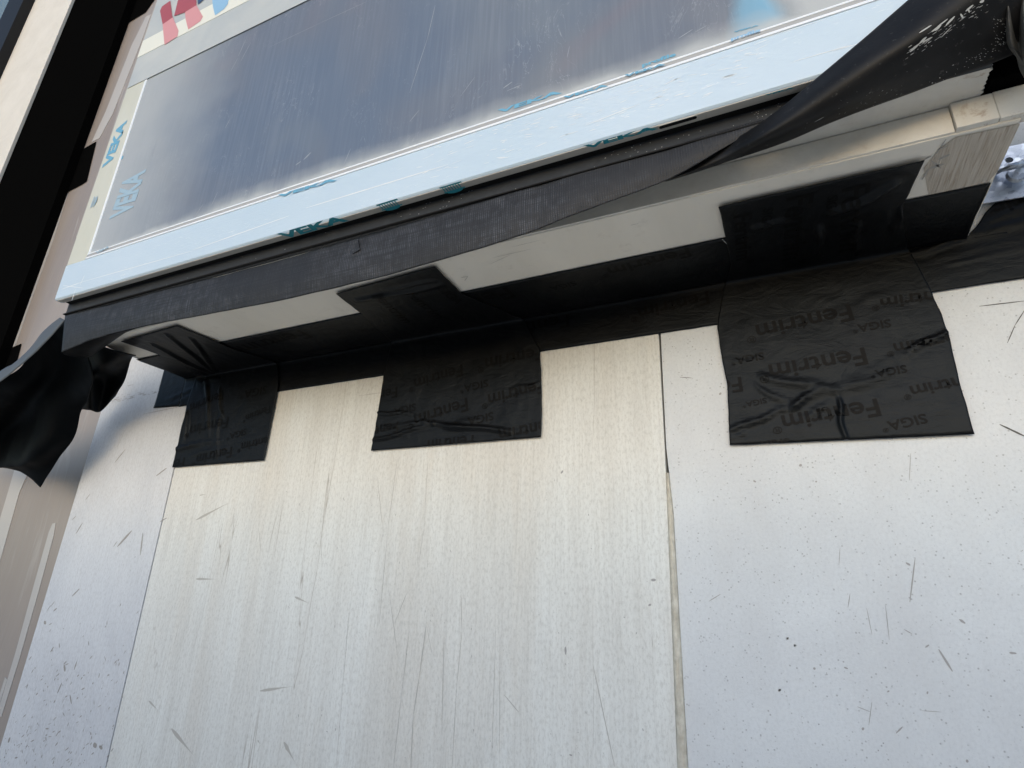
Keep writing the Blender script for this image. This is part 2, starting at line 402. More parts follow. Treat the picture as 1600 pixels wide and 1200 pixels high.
# raised pale folds of the foil
M['foil_fold'] = mat('foil_fold', (.50, .475, .45), .35, .5)
for pxs in ([(82, 818), (87, 817), (84, 836), (60, 925), (30, 1030), (2, 1120), (-6, 1120), (24, 1020), (54, 910), (76, 832)],
            [(26, 722), (44, 738), (30, 770), (4, 862), (-20, 940), (-44, 940), (-12, 850), (12, 770)],
            [(8, 1058), (11, 1062), (-4, 1110), (-8, 1106)], [(92, 300), (106, 302), (84, 372), (48, 470), (22, 545), (8, 548), (36, 462), (70, 368)],
            [(228, 26), (236, 22), (222, 62), (176, 178), (155, 216), (143, 222), (166, 172), (206, 70)]):
    vs_ = [P(x, y, 1.0335) for x, y in pxs]
    link('foil_crease', mesh('f', vs_, [tuple(range(len(vs_)))]), 'foil_fold', fb, solid=.0012)
# strip left of the brown board
blk = tag(link('membrane_strip', box(-3.06, -2.52, 1.0, 1.034, ZB, ZT), 'void_black'),
          'broad black membrane strip running up beside the brown foil board', 'membrane')
wb = tag(link('cladding_strip', box(-3.507, -3.052, .985, .998, ZB, ZT, .001), 'box_paint'),
         'beige board strip between two black bands at upper left', 'wall board')
nw = thing('neighbouring_window', W(-3.8, .9, -1), 'dark framed window at the far upper left corner', 'window')
link('window_frame', join(box(-3.66, -3.50, .94, 1.0, ZB, ZT, .001), box(-3.78, -3.67, .96, 1.0, ZB, ZT, .001)), 'dark_frame', nw)
link('glass_pane', box(-4.9, -3.785, .985, 1.0, ZB, ZT), 'far_glass', nw)

# marks on the boards
def onwall(px, py, lift=.0004): return P(px, py, 1.0 - lift)
def marks(lst, parent, m, name, tear=True):
    bm = bmesh.new()
    for (x1, y1, x2, y2, wd) in lst:
        a, b = onwall(x1, y1), onwall(x2, y2)
        blob(bm, a, b, wd*.00080*S, NY, tear)
    return link(name, done(bm), m, parent)
def cr1(l, ox, oy, s): return [(ox+a/s, oy+b/s, ox+c/s, oy+d/s, w) for a, b, c, d, w in l]
mud = cr1([(735, 270, 868, 200, 8), (735, 491, 812, 492, 7), (1105, 558, 1162, 584, 5), (975, 911, 1102, 893, 7), (558, 948, 594, 986, 6),
           (643, 1053, 730, 1158, 10), (1065, 1103, 1108, 1183, 9), (748, 178, 776, 172, 3), (966, 1095, 976, 1112, 3)], 0, 700, 2.4)
marks([(a, b, c, d, w_*1.7) for a, b, c, d, w_ in mud], cb, 'mud_film', 'mud_splash')
scr = cr1([(530, 40, 495, 300, 1.3), (495, 300, 462, 660, 1.2), (498, 530, 531, 778, 1.3), (565, 545, 520, 657, 1.6), (930, 925, 986, 992, 2),
           (638, 665, 612, 860, 2.2), (612, 860, 590, 1000, 2.6), (590, 1000, 580, 1200, 2.2), (640, 670, 660, 770, 1.1), (455, 110, 475, 300, 1.3),
           (645, 40, 630, 300, 1), (630, 300, 612, 420, 1), (770, 560, 772, 690, 1.4), (772, 690, 752, 900, 1.4), (752, 900, 735, 1200, 1.2),
           (705, 700, 697, 1040, 1.4), (575, 680, 545, 930, 1.2), (545, 930, 515, 1200, 1.3), (350, 600, 325, 900, 1.1), (325, 900, 300, 1200, 1),
           (10, 300, 18, 388, 1.5), (900, 640, 885, 1150, .9), (915, 700, 912, 1180, .9), (245, 350, 245, 430, 1)], 400, 700, 2.4)
scr += cr1([(183, 810, 265, 1195, 1.8), (406, 715, 406, 750, 1.2)], 850, 700, 2.4)
scr += cr1([(485, 715, 590, 700, 1.2)], 400, 380, 3)
marks(scr, cb, 'faint_mark', 'scratch', False)
dots = cr1([(395, 585, 398, 592, 6), (80, 745, 81, 775, 4), (65, 88, 70, 92, 8), (410, 490, 411, 500, 10), (95, 1150, 105, 1153, 3)], 850, 700, 2.4)
for k in range(70):
    x, y = random.uniform(440, 1030), random.uniform(740, 1190); l = random.uniform(1, 5)
    dots.append((x, y, x+random.uniform(-1, 2), y+l, random.uniform(.8, 1.8)))
marks(dots, cb, 'dark_mark', 'dirt_speck', False)
lm = cr1([(440, 370, 494, 310, 8), (526, 402, 536, 318, 5), (600, 276, 626, 262, 4), (284, 322, 310, 280, 5), (270, 556, 298, 528, 5), (240, 812, 244, 838, 8),
          (278, 832, 288, 800, 5), (188, 766, 202, 745, 4), (165, 650, 172, 660, 9), (215, 920, 232, 880, 5), (430, 55, 470, 5, 4), (585, 105, 625, 75, 5),
          (320, 195, 338, 172, 3), (262, 925, 268, 960, 5), (350, 1110, 362, 1120, 12), (372, 1118, 384, 1128, 8), (30, 1105, 38, 1085, 9), (200, 612, 214, 600, 5),
          (190, 595, 205, 575, 3), (175, 612, 190, 590, 3), (270, 270, 285, 255, 3), (425, 370, 440, 350, 3)], 0, 700, 2.4)
for k in range(190):
    t = random.random()**.5; y = 930 + t*270
    x0 = 140 - (y-700)*.3 + 4; x1 = 273 - (y-731)*.213 - 4
    x = random.uniform(x0, x1); l = random.uniform(2, 8)*(1 if random.random() < .8 else .4); a = random.gauss(math.radians(-60), .35)
    lm.append((x, y, x+l*math.cos(a), y+l*math.sin(a), random.uniform(1.2, 4)))
marks([q for q in lm if random.random() < 1], lb, 'mud', 'mud_splash', False)
sm = []
for k in range(46):
    t = random.random(); x = 172+t*70; y = 627-t*15+random.gauss(0, 2.2)
    sm.append((x, y, x+random.uniform(2, 7), y-random.uniform(0, 1.4), random.uniform(.8, 1.8)))
sm += [(224, 647, 278, 636, 1.4), (198, 603, 208, 601, 1.6), (195, 672, 183, 700, 1.2)]
marks(sm, lb, 'dark_mark', 'pencil_smudge', False)
rm = cr1([(552, 410, 532, 578, 2), (640, 755, 692, 838, 3.2), (535, 20, 530, 122, 1), (270, 375, 266, 440, 1), (440, 585, 455, 720, 1), (370, 600, 390, 700, 1),
          (390, 950, 378, 1040, 1), (308, 545, 300, 598, 1.2), (480, 1070, 505, 1045, 2), (905, 768, 932, 770, 3), (590, 748, 604, 738, 2.5), (510, 680, 540, 697, 1.5),
          (335, 970, 385, 990, 1.2), (575, 985, 650, 990, .8)], 1200, 700, 2.4)
marks(rm, rb, 'dark_mark', 'scratch', False)
rm = [(1530, 478.5, 1602, 470, 1.8), (1574, 536, 1586, 508, 1.6), (1586, 508, 1602, 483, 1.5), (1562, 663, 1602, 682, 3), (1062, 589.5, 1081, 590.5, 1.2)]
marks(rm, rb, 'hair_mark', 'scratch', False)
rd = cr1([(517, 430, 534, 440, 5), (717, 642, 740, 658, 5), (70, 712, 76, 717, 7), (97, 739, 104, 742, 6), (449, 910, 453, 915, 6), (595, 916, 601, 919, 6), (742, 1172, 752, 1176, 6),
          (40, 905, 46, 912, 8), (352, 1050, 360, 1056, 7), (118, 62, 126, 68, 8), (178, 124, 183, 128, 5), (285, 822, 300, 828, 4), (170, 824, 178, 830, 6)], 1200, 700, 2.4)
rd += cr1([(785, 122, 795, 128, 5), (912, 712, 916, 716, 6), (938, 740, 944, 742, 6), (882, 905, 886, 910, 7), (618, 575, 662, 548, 2)], 850, 700, 2.4)
rd += cr1([(972, 703, 980, 708, 9), (845, 484, 848, 487, 4)], 800, 380, 3)
for k in range(80):
    x, y = random.uniform(1085, 1598), random.uniform(705, 1195); a = random.uniform(0, 6.28); l = random.uniform(.8, 3.2)
    rd.append((x, y, x+l*math.cos(a), y+l*math.sin(a), random.uniform(.6, 1.5)))
rd = [(a, b, c, d, w_*.7) for a, b, c, d, w_ in rd]
marks(rd, rb, 'dark_mark', 'dirt_speck', False)

# sealant in the seam
zs = [i/60 for i in range(61)]
vs_ = []; fs = []
for i, t in enumerate(zs):
    z = .215 - t*(.215+1.0)
    xl = (xs1 + (xs2-xs1)*(.15-z)/(.365)) if z < .15 else xs1+.0005; xr = (xr1 + (xr2-xr1)*(.15-z)/.365) if z < .15 else xr1-.0005
    if z > .15: xl = xsm+(xs1-xsm)*((.259-z)/.109); xr = xrm+(xr1-xrm)*((.259-z)/.109)
    xl = min(xl, xr-.003)-.0006; xr += .0004
    for k in range(7):
        u = k/6; b_ = math.sin(math.pi*u)*(.006+.006*noise.noise(Vector((0, k*.9, z*90))))
        vs_.append(W(xl+(xr-xl)*u, 1.000-b_*.9, z))
    if i:
        for k in range(6): fs.append(((i-1)*7+k, (i-1)*7+k+1, i*7+k+1, i*7+k))
tag(link('sealant_bead', mesh('s', vs_, fs), 'sealant', smooth=True, solid=.002, off=-1), 'rough yellowish sealant bead in the seam below the middle tape gap', 'sealant')

# ------------------------------------------------------------------ projecting window box
XL, XR = -1.46, .312
bx = thing('window_box', W(-.6, .87, H), 'beige painted box projecting from the wall under the window', 'window box')
link('underside_panel', prism([(XL+.012, 1.0), (XL+.012, .762), (-1.415, YF), (XR, YF), (XR, 1.0)], H, .598, 'z', .001), 'box_paint', bx)
link('end_strip', prism([(XL, 1.0), (XL, .785), (-1.418, YF+.001), (-1.411, YF+.001), (XL+.0105, .768), (XL+.0105, 1.0)], H+.001, .597, 'z', .0006), 'lip', bx)
jagx = [(.281+.0035*noise.noise(Vector((k*1.7, 0, 0)))-.002*(k % 2), .684+k*.0035) for k in range(16)]
link('ledge_board', prism([(XL, .684)]+jagx+[(.281, 1.0), (XL, 1.0)], .6, .616, 'z'), 'ridge_paint', bx)
link('front_rail', box(-1.40, onY(1485, 185, YF).x, YF-.0035, YF+.01, H+.0015, .5985, .0006), 'ridge_paint', bx)
link('front_rail', join(box(onY(1485, 185, YF).x+.0008, .290, YF-.009, YF+.01, H+.002, .5985, .0007), box(.2908, .3335, YF-.0075, YF+.01, H+.002, .6005, .0007)), 'ridge_paint', bx)
link('side_panel', box(XL+.02, XL+.05, .74, 1.0, .617, 2.6), 'box_paint', bx)
link('side_panel', box(XR-.035, XR-.005, .74, 1.0, .617, 2.6), 'ridge_paint', bx)
link('void_shade_fill', box(.2862, .60, .712, .7365, .6032, .80), 'void_black', bx)  # black sheet added to stand for the dark of the void
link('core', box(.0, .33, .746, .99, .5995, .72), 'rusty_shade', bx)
# bare grained patch near the right corner
pts = [under(1443, 262), under(1468, 232), under(1492, 214), under(1594, 192), under(1560, 264), under(1545, 283), under(1451, 306)]
link('bare_patch', mesh('p', [W(x, 1+s, H-.0008) for x, s in pts], [tuple(range(len(pts)))[::-1]]), 'bare_grain', bx)
NZ = Vector((0, 0, -1))
def onund(px, py, l=.0012):
    x, s = under(px, py); return W(x, 1+s, H-l)
for a, b, c, d, wd in [(1440, 250, 1455, 243, 3), (1452, 262, 1475, 255, 6), (1462, 240, 1478, 216, 2), (1466, 248, 1484, 240, 5), (1440, 280, 1452, 262, 3), (1455, 250, 1470, 262, 3),
                       (1467, 232, 1482, 226, 3), (720, 433, 731, 431, 1.4), (726, 438, 731, 431, 1.2), (770, 402, 830, 388, 1), (765, 412, 800, 396, .8), (800, 385, 845, 374, .8), (985, 351, 998, 348, .9)]:
    bm = bmesh.new(); blob(bm, onund(a, b), onund(c, d), wd*.0008*S, NZ, False); link('glue_smear', done(bm), 'mud', bx)
for a, b, c, d, wd in [(1239, 251, 1246, 246, 2.4), (1246, 246, 1265, 243, 2.6), (1284, 244, 1287, 243, 2)]:
    p0, p1 = onZ(a, b, .5992), onZ(c, d, .5992)
    bm = bmesh.new(); blob(bm, W(*p0), W(*p1), wd*.0007*S, NZ, False); link('staple_mark', done(bm), 'dark_mark', bx)

# ------------------------------------------------------------------ black sealing tape with print
R_ = .012
def tmap(x, s, off):
    if s <= -R_: return W(x, 1+s, H-off)
    if s >= R_: return W(x, 1-off, H-s)
    t = (s+R_)/(2*R_)
    a = Vector((1-R_, H-off)); c = Vector((1-off, H-R_)); k = Vector((1-off, H-off))
    q = a*(1-t)**2 + k*2*t*(1-t) + c*t*t
    return W(x, q.x, q.y)
def crease_h(cr_):
    def h(x, s):
        v = 0
        for (x1, s1, x2, s2, wd, amp) in cr_:
            dx, ds = x2-x1, s2-s1; L2 = dx*dx+ds*ds
            t = ((x-x1)*dx+(s-s1)*ds)/L2; tc = min(1, max(0, t))
            bend = .0022*math.sin(tc*7+x1*40)
            nx, ns = -ds/math.sqrt(L2), dx/math.sqrt(L2)
            qx, qs = x1+dx*tc+nx*bend, s1+ds*tc+ns*bend
            d = math.hypot(x-qx, s-qs)
            v += .85*amp*(math.exp(-(d/wd)**2) - .35*math.exp(-((d-1.8*wd)/wd)**2))*(.35+.65*math.sin(math.pi*min(1, .12+tc*.88)))
        v += .0011*noise.noise(Vector((x*18, s*18, 3))) + .0006*noise.noise(Vector((x*60, s*25, 9)))
        return max(v, -.0004)+.0004
    return h
def lerp_poly(poly, v):
    k = len(poly)-1; u = v*k; j = min(int(u), k-1); t = u-j
    return (poly[j][0]*(1-t)+poly[j+1][0]*t, poly[j][1]*(1-t)+poly[j+1][1]*t)
def tape_mesh(Lp, Rp, nu, nv, off, h, jag=.0012):
    # resample both sides to a common parameter by total length of the left side keys
    vs_ = []
    for j in range(nv+1):
        v = j/nv; a = lerp_poly(Lp, v); b = lerp_poly(Rp, v)
        ja = jag*noise.noise(Vector((a[0]*9, a[1]*45, 1))); jb = jag*noise.noise(Vector((b[0]*9, b[1]*45, 5)))
        for i in range(nu+1):
            u = i/nu; x = a[0]+ja+(b[0]+jb-a[0]-ja)*u; s = a[1]+(b[1]-a[1])*u
            if j in (0, nv): s += jag*.4*noise.noise(Vector((x*40, 0, j)))
            vs_.append(tmap(x, s, off+h(x, s)))
    fs = [(j*(nu+1)+i, j*(nu+1)+i+1, (j+1)*(nu+1)+i+1, (j+1)*(nu+1)+i) for j in range(nv) for i in range(nu)]
    me = mesh('tape', vs_, fs)
    return me
def word_mesh(txt, bold=.028):
    cu_ = bpy.data.curves.new('word', 'FONT'); cu_.body = txt; cu_.size = 1; cu_.offset = bold*.6; cu_.resolution_u = 3
    o = bpy.data.objects.new('word', cu_); C.objects.link(o); bpy.context.view_layer.update()
    dg = bpy.context.evaluated_depsgraph_get(); me = bpy.data.meshes.new_from_object(o.evaluated_get(dg))
    bpy.data.objects.remove(o); return me
WORDS = {}
def word(txt, bold=.028):
    reg = len(txt) > 1 and txt.endswith('®'); txt = txt.rstrip('®') if reg else txt
    if txt not in WORDS: WORDS[txt] = word_mesh(txt, bold)
    me = WORDS[txt]; bm = bmesh.new(); bm.from_mesh(me)
    xs_ = [v.co.x for v in bm.verts]; ys_ = [v.co.y for v in bm.verts]; x0, x1 = min(xs_), max(xs_)
    cy = .35
    for v in bm.verts: v.co = Vector(((v.co.x-x0)/(x1-x0), (v.co.y-cy)/(x1-x0), 0))
    if reg:
        if '®' not in WORDS: WORDS['®'] = word_mesh('®', .01)
        old = set(bm.verts); bm.from_mesh(WORDS['®']); k = .42/(x1-x0)
        for v in bm.verts:
            if v not in old: v.co = Vector((1.02+v.co.x*k, (.7-cy)/(x1-x0)-.3*k+(v.co.y-.35)*k, 0))
    return bm
def print_on(words, quads, off, h, parent, m='tape_print', name='printed_lettering'):
    """words: (text, start(x,s), end(x,s), stretch) with start at the first letter; clipped to convex quads in (x,s)"""
    out = bpy.data.meshes.new('m'); off = off+.0002
    for txt, a, b, hs in words:
        allbm = bmesh.new(); hs *= .88
        for quad in quads:
            bm = word(txt)
            d = Vector((b[0]-a[0], b[1]-a[1], 0)); nperp = Vector((d.y, -d.x, 0))*hs
            for v in bm.verts: v.co = Vector((a[0], a[1], 0)) + d*v.co.x + nperp*v.co.y
            n = len(quad); cx = sum(q[0] for q in quad)/n; cs = sum(q[1] for q in quad)/n
            for i in range(n):
                p, q = quad[i], quad[(i+1) % n]
                no = Vector((q[1]-p[1], -(q[0]-p[0]), 0))
                if no.dot(Vector((cx-p[0], cs-p[1], 0))) > 0: no = -no
                if no.length < 1e-9 or not bm.verts: continue
                bmesh.ops.bisect_plane(bm, geom=bm.verts[:]+bm.edges[:]+bm.faces[:], plane_co=(p[0], p[1], 0), plane_no=no, clear_outer=True)
            if bm.faces:
                bmesh.ops.triangulate(bm, faces=bm.faces[:])
                bmesh.ops.subdivide_edges(bm, edges=[e for e in bm.edges if e.calc_length() > .008], cuts=2, use_grid_fill=False)
                for v in bm.verts: v.co = tmap(v.co.x, v.co.y, off+h(v.co.x, v.co.y)+.0005)
                bm.to_mesh(out); allbm.from_mesh(out)
            bm.free()
        if allbm.faces: link(name, done(allbm), m, parent)
        else: allbm.free()
FE, SI = 'Fentrim®', 'SIGA®'
def ww(txt, x1, y1, x2, y2, hs=1): return (txt, wall(x1, y1), wall(x2, y2), hs)
def uw(txt, x1, y1, x2, y2, hs=1): return (txt, under(x1, y1), under(x2, y2), hs)
# long strip in the corner
hz = crease_h([(-1.3, .02, -1.52, .055, .004, .004), (-1.3, .03, -1.5, .075, .003, .003)])
strip_off = .0016
top = [(XL+.001, .92-.0-1.0)]
yU = .855-1
a = tape_mesh([(-1.46, yU), (-1.46, -.001)], [(.309, yU+.002), (.309, -.001)], 260, 16, strip_off, hz)
b_ = tape_mesh([(-1.46, -.001), (-1.46, .084)], [(.36, -.001), (.36, .084)], 260, 14, strip_off, hz)
lft = tape_mesh([wall(258, 577), wall(241, 638)], [(-1.459, -.04), (-1.459, .082)], 20, 20, strip_off, hz)
# the left end of the wall half rises above the box corner line, so it is mapped flat on the wall
def flatmap(x, s, off): return W(x, 1-off, H-s)
for v in lft.vertices: pass
vs_ = []
for j in range(21):
    for i in range(21):
        v, u = j/20, i/20; A0, A1 = wall(258, 577), wall(241, 638)
        ax = A0[0]*(1-v)+A1[0]*v; asx = A0[1]*(1-v)+A1[1]*v; bxx = -1.459; bs = -.036*(1-v)+.0825*v
        x = ax+(bxx-ax)*u + (.0015*noise.noise(Vector((0, asx*60, 0))) if i == 0 else 0); s = asx+(bs-asx)*u
        vs_.append(flatmap(x, s, strip_off+max(0, hz(x, s))))
lft = mesh('l', vs_, [(j*21+i, j*21+i+1, (j+1)*21+i+1, (j+1)*21+i) for j in range(20) for i in range(20)])
strip = tag(link('sealing_tape', join(a, b_, lft), 'tape', smooth=True, solid=.0006, off=-1),
            'long black printed tape strip sealing the corner between wall and box', 'tape', 'black sealing tapes')
print_on([uw(FE, 1078, 392, 952, 424), uw(FE, 800, 455, 660, 488), uw(FE, 480, 520, 380, 545), ww(FE, 1108, 466, 998, 492), ww(SI, 1190, 494, 1150, 500), ww(FE, 890, 500, 780, 525),
          ww(FE, 272, 630, 252, 640, 1), uw(SI, 900, 440, 860, 450), ww(SI, 700, 520, 660, 530)],
         [[(-1.45, yU+.002), (.3, yU+.002), (.3, -.013), (-1.45, -.013)], [(-1.45, .013), (.35, .013), (.35, .082), (-1.45, .082)]], strip_off, hz, strip)
# right wall tape with a slanted cut edge
Q = [wall(1513, 373), wall(1600, 270), (.60, -.40), (1.5, -.42)]
pl = [(.19, .004), (.311, .0), wall(1548, 325), wall(1600, 270), (.50, -.22), (1.5, -.26)]
hr = crease_h([(.25, .02, .55, -.10, .004, .003), (.28, .045, .75, .0, .003, .002), (.2, .015, .5, -.02, .006, .004)])
vs_ = []; nU, nV = 120, 26
def top_s(x):
    for (x0, s0), (x1, s1) in zip(pl[:-1], pl[1:]):
        if x0 <= x <= x1: return s0+(s1-s0)*(x-x0)/(x1-x0)
    return pl[-1][1]
for j in range(nV+1):
    for i in range(nU+1):
        x = .19+(i/nU)**1.6*(1.5-.19); st = top_s(x)+.004*noise.noise(Vector((x*60, 2, 0))); st = max(st, .003) if x < .31 else st
        s = st+(.085+.001*noise.noise(Vector((x*14, 0, 0)))-st)*j/nV
        vs_.append(flatmap(x, s, .0035+max(-.0006, hr(x, s))))
rt = tag(link('sealing_tape', mesh('r', vs_, [(j*(nU+1)+i, j*(nU+1)+i+1, (j+1)*(nU+1)+i+1, (j+1)*(nU+1)+i) for j in range(nV) for i in range(nU)]), 'tape', smooth=True, solid=.0006),
         'black tape at the right edge with a slanted cut beside the metal bracket', 'tape', 'black sealing tapes')
def flat_print(words, quad, offf, h, parent):
    global tmap
    keep = tmap; tmap = flatmap
    o = print_on(words, [quad], offf, h, parent); tmap = keep; return o
flat_print([ww(FE, 1690, 290, 1535, 335), ww(SI, 1583, 367, 1545, 376), ww(FE, 1525, 418, 1400, 436), ww(FE, 1680, 380, 1570, 405), ww(SI, 1610, 428, 1565, 436), ww(FE, 1445, 440, 1350, 455)],
           [(.2, .003), (.312, .001), wall(1600, 274), (1.4, -.2), (1.4, .083), (.2, .083)], .0035, hr, rt)

# patches
def patch(label, under_L, under_R, wall_L, wall_R, creases, words, nu=130, nv=90, off=.0055):
    Lp = [under(*p) for p in under_L] + [wall(*p) for p in wall_L]
    Rp = [under(*p) for p in under_R] + [wall(*p) for p in wall_R]
    # insert corner points so that the crease stays straight
    def addc(pl_, k):
        a, b = pl_[k-1], pl_[k]; t = (0-a[1])/(b[1]-a[1]); return pl_[:k]+[(a[0]+(b[0]-a[0])*t, 0)]+pl_[k:]
    ku = len(under_L); Lp = addc(Lp, ku); Rp = addc(Rp, ku)
    h = crease_h([(*((under if c[0] == 'u' else wall)(c[1], c[2])), *((under if c[0] == 'u' else wall)(c[3], c[4])), c[5], c[6]) for c in creases])
    # resample to rows equally spaced
    def resamp(pl_, n):
        return pl_
    o = tag(link('sealing_tape', tape_mesh(Lp, Rp, nu, nv, off, h), 'tape', smooth=True, solid=.0007), label, 'tape', 'black sealing tapes')
    quads = []
    for k in range(len(Lp)-1):
        e = .0015
        q = [(Lp[k][0]+e, Lp[k][1]), (Rp[k][0]-e, Rp[k][1]), (Rp[k+1][0]-e, Rp[k+1][1]), (Lp[k+1][0]+e, Lp[k+1][1])]
        quads.append(q)
    print_on(words, quads, off, h, o)
    return o, h
p1, h1 = patch('large black tape patch right of the seam, creased, its print upside down',
      [(1123, 318), (1133, 365), (1142, 410)], [(1443, 245), (1427, 280), (1409, 318)],
      [(1121, 512), (1127, 555), (1136, 600), (1139, 650), (1140, 697)], [(1455, 460), (1470, 495), (1482, 530), (1500, 605), (1521, 680)],
      [('w', 1478, 521, 1405, 560, .0045, .008), ('w', 1478, 527, 1395, 565, .003, -.004), ('w', 1405, 560, 1310, 600, .004, .003), ('w', 1140, 676, 1225, 640, .004, .007),
       ('w', 1225, 640, 1300, 608, .006, .005), ('w', 1309, 625, 1321, 692, .0035, .008), ('w', 1140, 688, 1170, 672, .003, .004), ('w', 1190, 590, 1310, 612, .007, .005),
       ('w', 1310, 612, 1400, 580, .008, .004), ('w', 1180, 605, 1250, 640, .004, .004), ('w', 1132, 568, 1190, 562, .0025, .003), ('w', 1235, 640, 1290, 600, .004, .004),
       ('w', 1260, 655, 1305, 625, .003, .003), ('w', 1255, 480, 1420, 457, .002, .003), ('u', 1275, 390, 1282, 350, .006, .012), ('u', 1395, 285, 1300, 330, .008, .010),
       ('u', 1180, 350, 1230, 340, .006, .006), ('u', 1410, 320, 1395, 360, .005, .006), ('u', 1340, 345, 1330, 400, .006, .006)],
      [ww(FE, 1331, 490, 1183, 523), ww(FE, 1353, 558, 1203, 585), ww(FE, 1373, 638, 1223, 664), ww(FE, 1540, 592, 1423, 615), ww(FE, 1500, 462, 1375, 477), ww(FE, 1510, 528, 1397, 548),
       ww(SI, 1391, 507, 1340, 516), ww(SI, 1416, 578, 1367, 587), ww(SI, 1447, 655, 1387, 668), ww(SI, 1194, 558, 1150, 566), ww(SI, 1198, 627, 1166, 634), ww(SI, 1234, 692, 1188, 697),
       ww(FE, 1160, 602, 1040, 620), uw(FE, 1250, 300, 1240, 400), uw(FE, 1337, 285, 1330, 385), uw(FE, 1160, 330, 1163, 400), uw(SI, 1200, 320, 1196, 350), uw(SI, 1300, 300, 1298, 330)])
p2, h2 = patch('middle black tape patch with a level crease near its lower edge',
      [(525, 455), (543, 469), (560, 482)], [(680, 412), (698, 431), (722, 455)],
      [(602, 585), (597, 620), (592, 650), (587, 680), (582, 705)], [(845, 548), (847, 580), (848, 610), (848, 650), (847, 684)],
      [('w', 590, 646, 645, 648, .003, .006), ('w', 583, 690, 680, 664, .0035, .006), ('w', 680, 664, 800, 676, .005, .007), ('w', 600, 668, 700, 660, .004, .003), ('w', 586, 686, 640, 682, .003, .004),
       ('w', 700, 668, 760, 660, .01, .004), ('w', 645, 650, 680, 664, .003, .003), ('u', 560, 465, 690, 440, .007, .008), ('u', 600, 450, 680, 435, .005, .006), ('w', 846, 600, 800, 610, .003, .002)],
      [ww(FE, 733, 633, 650, 660, 1.1), ww(FE, 853, 605, 765, 628, 1.1), ww(FE, 725, 580, 650, 603, 1.1), ww(FE, 850, 553, 760, 572, 1.1), ww(SI, 773, 651, 733, 661), ww(FE, 868, 666, 782, 683, 1.1), ww(FE, 742, 690, 670, 698, 1.1),
       ww(FE, 625, 668, 560, 680, 1.1), ww(FE, 623, 614, 560, 628, 1.1), ww(SI, 765, 600, 727, 609), ww(SI, 652, 637, 618, 645), uw(FE, 590, 455, 640, 500), uw(FE, 640, 452, 690, 492), uw(SI, 690, 445, 720, 470)])
p3, h3 = patch('left black tape patch folded round the box corner, with many puckers',
      [(190, 530), (221, 541), (252, 552), (280, 560)], [(277, 505), (312, 520), (341, 531), (360, 540)],
      [(309, 590), (295, 632), (289, 660), (280, 697), (272, 731)], [(438, 600), (434, 625), (428, 655), (421, 690), (415, 720)],
      [('w', 272, 703, 320, 694, .004, .009), ('w', 320, 694, 350, 690, .003, .004), ('w', 297, 640, 290, 690, .003, .005), ('w', 300, 640, 296, 680, .003, .003), ('w', 345, 610, 350, 655, .004, .006),
       ('w', 325, 592, 330, 680, .006, .005), ('w', 300, 712, 360, 700, .003, .003), ('u', 220, 550, 330, 585, .006, .010), ('u', 240, 535, 333, 582, .005, .009), ('u', 265, 520, 336, 580, .006, .009),
       ('u', 300, 525, 338, 578, .005, .008), ('w', 312, 600, 345, 592, .004, .006), ('w', 345, 650, 340, 715, .006, .003)],
      [ww(FE, 359, 661, 300, 675, 1.1), ww(FE, 365, 707, 310, 720, 1.1), ww(FE, 425, 640, 387, 655, 1.2), ww(FE, 428, 688, 380, 700, 1.1), ww(FE, 352, 618, 300, 640, 1.1), ww(SI, 388, 675, 362, 683), ww(SI, 420, 610, 385, 618),
       ww(FE, 291, 724, 240, 735, 1.1), ww(FE, 425, 660, 350, 674, .01)], nu=110, nv=100)
# small end flap of that patch over the end strip
fl = [under(205, 547), under(252, 552), under(310, 575), under(305, 592), under(260, 577), under(220, 561)]
# small dark patches on the brown board, each a tape of its own
def flat_poly(name, pxs, Y, m, label, cat, group=None, solid=.0008):
    vs_ = [P(x, y, Y) for x, y in pxs]
    me = mesh('f', vs_, [tuple(range(len(vs_)))])
    bm = bmesh.new(); bm.from_mesh(me)
    if bm.faces[0] if bm.faces.ensure_lookup_table() is None else 0:
        if bm.faces[0].normal.y > 0: bmesh.ops.reverse_faces(bm, faces=bm.faces[:])
    bm.to_mesh(me); bm.free()
    return tag(link(name, me, m, solid=solid), label, cat, group)
flat_poly('sealing_tape', [(150, 221), (135, 283), (128, 288), (90, 308), (60, 330), (90, 260), (121, 238)], 1.032, 'void_black', 'small black tape tab reaching onto the brown board beside the window', 'tape', 'black sealing tapes')
flat_poly('sealing_tape', [(33, 537), (24, 572), (-10, 600), (-60, 640), (-40, 560), (5, 548)], 1.032, 'void_black', 'small black tape tab on the brown board by the lower left flap', 'tape', 'black sealing tapes')
flat_poly('sealing_tape', [(262, -30), (227, 19), (193, 40), (170, 45), (200, -40)], 1.032, 'void_black', 'black tape tab on the brown board at the top edge, beside the window frame', 'tape', 'black sealing tapes')

# ------------------------------------------------------------------ metal bracket right of the box
bk = thing('metal_bracket', W(.33, .99, .60), 'shiny galvanised angle bracket with a hole, in the gap right of the box', 'bracket')
cx_, cz_ = onY(1577, 250, .99).x, onY(1577, 250, .99).z
outline = [(onY(*q, .99).x, onY(*q, .99).z) for q in [(1700, 205), (1600, 224), (1560, 232), (1540, 262), (1500, 322), (1526, 319), (1549, 316), (1590, 309), (1640, 300), (1720, 280)]]
bm = bmesh.new()
ov = [bm.verts.new(W(x, .99, z)) for x, z in outline]; oe = [bm.edges.new((ov[i], ov[(i+1) % len(ov)])) for i in range(len(ov))]
hv = [bm.verts.new(W(cx_+.0052*math.cos(t*math.pi/8), .99, cz_+.0052*math.sin(t*math.pi/8))) for t in range(16)]; he = [bm.edges.new((hv[i], hv[(i+1) % 16])) for i in range(16)]
bmesh.ops.triangle_fill(bm, use_beauty=True, edges=oe+he)
